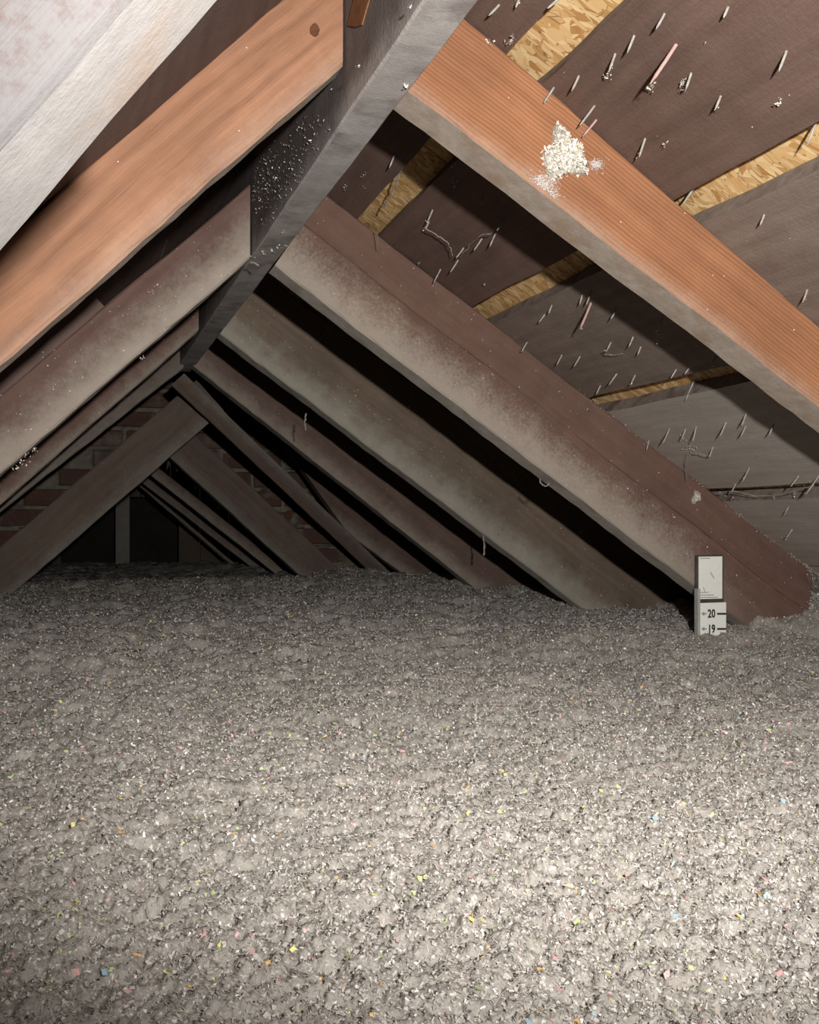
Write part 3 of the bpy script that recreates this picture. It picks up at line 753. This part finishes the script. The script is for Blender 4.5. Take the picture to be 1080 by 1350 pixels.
# flaking paint-like lint on the left face of the ridge
P = []; N_ = []
for _ in range(700):
    px = random.gauss(345, 14); py = random.gauss(240, 26)
    if random.random() < .4: px = random.gauss(385, 20); py = px * -.9 + 560 + random.gauss(0, 28)
    lim = 1.36 * (px - 335) + 0; 
    d = ray(px, py); c = d * (.2275 / d[0])
    if not (H + .003 < c[2] < .47 and .86 < c[1] < 1.34): continue
    P.append(c); N_.append(np.array([-1., 0, 0]))
lint('lint_bits', P, N_, .0024, 'pale flakes stuck on the dark side of the ridge board above the left rafters', tilt=.8, pal=[((.30, .28, .26), .55), ((.45, .42, .38), .3), ((.66, .62, .56), .15)])
P = []; N_ = []
for (px, py, n_, sp) in ((348, 333, 14, 3), (356, 330, 14, 3), (366, 327, 12, 2.5), (376, 323, 10, 2), (374, 306, 10, 2), (540, 8, 6, 1.5), (536, 114, 10, 2.0), (470, 86, 6, 2), (345, 355, 6, 2)):
    for _ in range(n_):
        d = ray(px + random.gauss(0, sp), py + random.gauss(0, sp * .6)); P.append(d * ((H - .001) / d[2])); N_.append(np.array([0, 0, -1.]))
lint('lint_bits', P, N_, .0026, 'small white flakes clinging to the underside of the ridge board')
# bits on rafters
def rafter_lint(rf, y, n, size, lab, lo=.0, hi=1., pw=1.0):
    p, q, up, d0, d1 = rf; P = []; N_ = []
    for _ in range(n):
        t = random.random(); f = lo + (hi - lo) * random.random() ** pw
        P.append(p + (q - p) * t + up * (d0 * f) + nF * .0005); N_.append(nF)
    return P, N_
for rf, ob, n in ((r2, R2, 260), (r3, R3, 420), (r4, R4, 150), (lb_, LB, 150), (lc, LC, 40)):
    P, N_ = rafter_lint(rf, 0, n, .002, None)
    o = lint('lint_bits', P, N_, .0021, None, parent=ob, tilt=1.2, pal=[((.42, .38, .34), .6), ((.60, .56, .50), .3), ((.75, .72, .66), .1)])
P, N_ = [], []
for (px, py, n_) in ((32, 608, 12), (20, 614, 8), (37, 600, 8), (48, 594, 8), (166, 414, 6), (197, 385, 10), (207, 376, 6), (22, 466, 6), (186, 470, 5), (335, 338, 8)):
    for _ in range(n_):
        P.append(onY(px + random.gauss(0, 3), py + random.gauss(0, 2), 1.345)); N_.append(nF)
o = lint('lint_bits', P, N_, .003, None, parent=LB)
# hanging threads
def thread(pts, r, label, lumps=0):
    """a sagging dusty thread through 3D points"""
    V = []; Fc = []; pts = [np.array(p_) for p_ in pts]; fine = []
    for a, b in zip(pts[:-1], pts[1:]):
        for k_ in range(5): fine.append(a + (b - a) * k_ / 5 + np.array([random.gauss(0, .0006) for _ in range(3)]))
    fine.append(pts[-1])
    for i, c in enumerate(fine):
        t = fine[min(i + 1, len(fine) - 1)] - fine[max(i - 1, 0)]; t /= np.linalg.norm(t)
        u_ = np.cross(t, [0.3, 1, .2]); u_ /= np.linalg.norm(u_); v_ = np.cross(t, u_); rr_ = r * random.uniform(.6, 1.5)
        for j in range(4):
            a_ = j * math.pi / 2; V.append(c + (u_ * math.cos(a_) + v_ * math.sin(a_)) * rr_)
    for i in range(len(fine) - 1):
        for j in range(4): Fc.append((i * 4 + j, i * 4 + (j + 1) % 4, i * 4 + 4 + (j + 1) % 4, i * 4 + 4 + j))
    return prop(mesh('cobweb_strand', V, Fc, M['thread']), label, 'cobweb')
def sheathpts(pl, d=.012): return [onP(x, y, nR, kR) - nR * d for x, y in pl]
thread(sheathpts([(566, 290), (580, 300), (598, 312), (603, 328)]), .0005, 'dusty thread strung between nails in the bay below the orange rafter')
thread(sheathpts([(612, 330), (625, 314), (640, 300), (655, 297)]), .0004, 'fainter dusty thread running up right between two nails, above the roof gap')
thread(sheathpts([(537, 212), (528, 236), (514, 262)], .015), .0011, 'pale splinter thread slanting across the first wood chip strip beside the ridge')
thread(sheathpts([(512, 260), (510, 290), (507, 338)], .025), .0004, 'long thin cobweb thread hanging straight down past the reddish rafter top')
thread(sheathpts([(803, 458), (815, 459), (828, 457)]), .0004, 'short level thread joining two nails above the third roof gap')
thread(sheathpts([(914, 586), (911, 612), (910, 640)], .015), .0005, 'thread hanging straight down onto the cracked rafter, above the ruler')
thread(sheathpts([(918, 588), (930, 590), (943, 592)], .012), .0005, 'short sideways thread beside the lint covered nails')
thread(sheathpts([(786, 525), (784, 540), (776, 562)], .02), .0007, 'dusty thread hanging over the rafter edge at the third roof gap')
thread(sheathpts([(946, 645), (968, 640), (1000, 648), (1035, 645), (1078, 632)], .009), .0005, 'dusty cobweb strung along the lowest roof gap at the right edge')
thread([onY(404, 545, 1.86), onY(402, 555, 1.86), onY(403, 567, 1.86)], .0012, 'tiny dangling fluff strand under the lint speckled rafter')
thread([onY(637, 706, 1.86), onY(639, 720, 1.86), onY(638, 732, 1.86)], .0014, 'short fluff strand dangling low from the speckled rafter edge')
thread([onY(712, 631, 1.39), onY(713, 637, 1.39), onY(718, 641, 1.39), onY(723, 640, 1.39), onY(724, 636, 1.39)], .0008, 'curled fluff strand under the middle of the cracked reddish rafter')
thread([onY(330, 346, 1.3), onY(341, 350, 1.3)], .0008, 'little dusty strand at the joint of ridge board and left rafter')
# a pale tuft at the rafter's upper edge
ct = onY(917, 656, 1.381)
clump('fluff_tuft', ct, axr, up, nF, .0065, .010, .006, 260, .003, 'larger pale fluff tuft on the cracked rafter, left of the lowest roof gap', 'lint tuft')
ct = onP(854, 592, nR, kR) - nR * .012
clump('fluff_tuft', ct, axr, up, nF, .0035, .005, .003, 90, .002, 'small fluff tuft dangling on a nail just above the cracked rafter', 'lint tuft')

# ================================================================== DEPTH RULER
M['card'] = dusty('white_card', (.86, .86, .80), (.90, .90, .85), 14, None, .0004)
M['ink'] = dusty('black_ink', (.035, .035, .035), (.05, .05, .05), 20, None, .0002)
M['inkgrey'] = dusty('grey_ink', (.30, .30, .30), (.36, .36, .36), 20, None, .0002)
M['darkcard'] = dusty('dark_card_back', (.05, .045, .04), (.09, .08, .07), 40)
YR = 1.3725
ruler = prop(empty('depth_ruler', tuple(onY(939, 850, YR))), 'white insulation depth ruler marked 20 and 19, stapled upright to the cracked rafter', 'ruler')
org = onY(939, 850, YR)
def rbox(name, x0, y0, x1, y1, dy0, dy1, mat, par=ruler):
    """slab between two pixels corners on the ruler plane, thickness from dy0 (front) to dy1"""
    a, b = onY(x0, y1, YR), onY(x1, y0, YR)
    V = [(x, y, z) for z in (a[2], b[2]) for (x, y) in ((a[0], YR + dy0), (b[0], YR + dy0), (b[0], YR + dy1), (a[0], YR + dy1))]
    V = [np.array(v) - org for v in V]
    return mesh(name, V, [(3, 2, 1, 0), (4, 5, 6, 7), (0, 1, 5, 4), (1, 2, 6, 5), (2, 3, 7, 6), (3, 0, 4, 7)], mat, par)
card = rbox('scale_card', 919.5, 794, 957.5, 868, .0, .0012, M['card'])
cl_l = rbox('header_card', 921.5, 733.5, 952.5, 790, .0, .0012, M['card'])
rbox('backing_board', 919, 731.5, 955.8, 862, .0035, .006, M['darkcard'])
rbox('side_lip', 918.6, 776, 922.0, 868, -.003, .006, dusty('grey_lip', (.34, .34, .33), (.46, .46, .44), 40))
def slabpoly(name, polys, dy, mat, par):
    V = []; Fc = []
    for pl in polys:
        b0 = len(V); n_ = len(pl)
        for d_ in (dy, dy + .0004):
            for (x, y) in pl:
                c = onY(x, y, YR) + np.array([0, d_, 0]) - org; V.append(c)
        Fc.append(tuple(b0 + k_ for k_ in range(n_)))
        Fc += [(b0 + k_, b0 + n_ + k_, b0 + n_ + (k_ + 1) % n_, b0 + (k_ + 1) % n_) for k_ in range(n_)]
    return mesh(name, V, Fc, mat, par)
for yy in (809.2, 829.2):
    slabpoly('tick_mark', [[(945.5, yy - 1.3), (957.4, yy - 1.3), (957.4, yy + 1.3), (945.5, yy + 1.3)]], -.0005, M['ink'], card)
    slabpoly('arrow_mark', [[(924.5, yy), (928.5, yy - 3), (928.5, yy - 1), (931.5, yy - 1), (931.5, yy + 1), (928.5, yy + 1), (928.5, yy + 3)]], -.0005, M['inkgrey'], card)
def digits(txt, px, py, h):
    cu = bpy.data.curves.new('number_text', 'FONT'); cu.body = txt; cu.size = h; cu.extrude = .0003; cu.offset = h * .028
    cu.align_x = 'CENTER'; cu.align_y = 'CENTER'; cu.resolution_u = 4
    cu.space_character = 1.05
    to = bpy.data.objects.new('number_text', cu); C.objects.link(to)
    dg = bpy.context.evaluated_depsgraph_get(); me = bpy.data.meshes.new_from_object(to.evaluated_get(dg))
    bpy.data.objects.remove(to); me.name = 'number_text'; me.materials.clear(); me.materials.append(M['ink'])
    o = bpy.data.objects.new('number_text', me); C.objects.link(o); o.parent = card
    c = onY(px, py, YR) - org
    o.location = c + np.array([0, -.0006, 0]); o.rotation_euler = (math.pi / 2, 0, 0); o.scale = (.80, 1.08, 1)
    o['label'] = 'printed number %s' % txt
    return o
digits('20', 938, 809.4, .0175); digits('19', 938, 829.6, .0175)
slabpoly('text_line', [[(923, 735.5), (936, 735.5), (936, 736.6), (923, 736.6)]], -.0005, M['inkgrey'], cl_l)
slabpoly('text_line', [[(922.5, 780.5), (934, 780.5), (934, 781.5), (922.5, 781.5)], [(922.5, 784), (941, 784), (941, 785), (922.5, 785)], [(922.5, 787), (946, 787), (946, 788), (922.5, 788)]], -.0005, M['inkgrey'], cl_l)
slabpoly('scratch', [[(936.2, 754.5), (937, 754), (942, 762.5), (941.3, 763)], [(927, 774.5), (927.6, 774.2), (930, 780), (929.3, 780.3)]], -.0005, M['inkgrey'], cl_l)

# a knot on the left orange rafter and a bare patch on the ridge board
M['knot'] = dusty('dark_knot', (.07, .028, .014), (.12, .05, .025), 160, None, .0008)
def blot(name, pts, onf, off, mat, par):
    c0 = [onf(*p_) + off for p_ in pts]; n_ = len(c0); V = c0 + [c_ - off * .8 for c_ in c0]
    Fc = [tuple(range(n_)), tuple(range(2 * n_ - 1, n_ - 1, -1))] + [(k_, (k_ + 1) % n_, n_ + (k_ + 1) % n_, n_ + k_) for k_ in range(n_)]
    return mesh(name, V, Fc, mat, par)
kp = [(415 + 7 * math.cos(a) * random.uniform(.8, 1.1), 40 + 9 * math.sin(a) * random.uniform(.8, 1.1)) for a in np.linspace(0, 6.28, 14, endpoint=False)]
blot('knot', kp, lambda x, y: onY(x, y, .852), np.array([0, -.0009, 0]), M['knot'], LA)
M['bare'] = dusty('bare_wood_patch', (.20, .085, .038), (.30, .14, .065), 60, (.14, .06, .03), .0006)
def onX(x, y): 
    d = ray(x, y); return d * (.228 / d[0])
blot('bare_patch', [(470, -8), (491, -8), (484, 14), (479, 33), (471, 36), (460, 34), (464, 15)], onX, np.array([-.0012, 0, 0]), M['bare'], ridge)['label'] = 'bare orange wood patch'
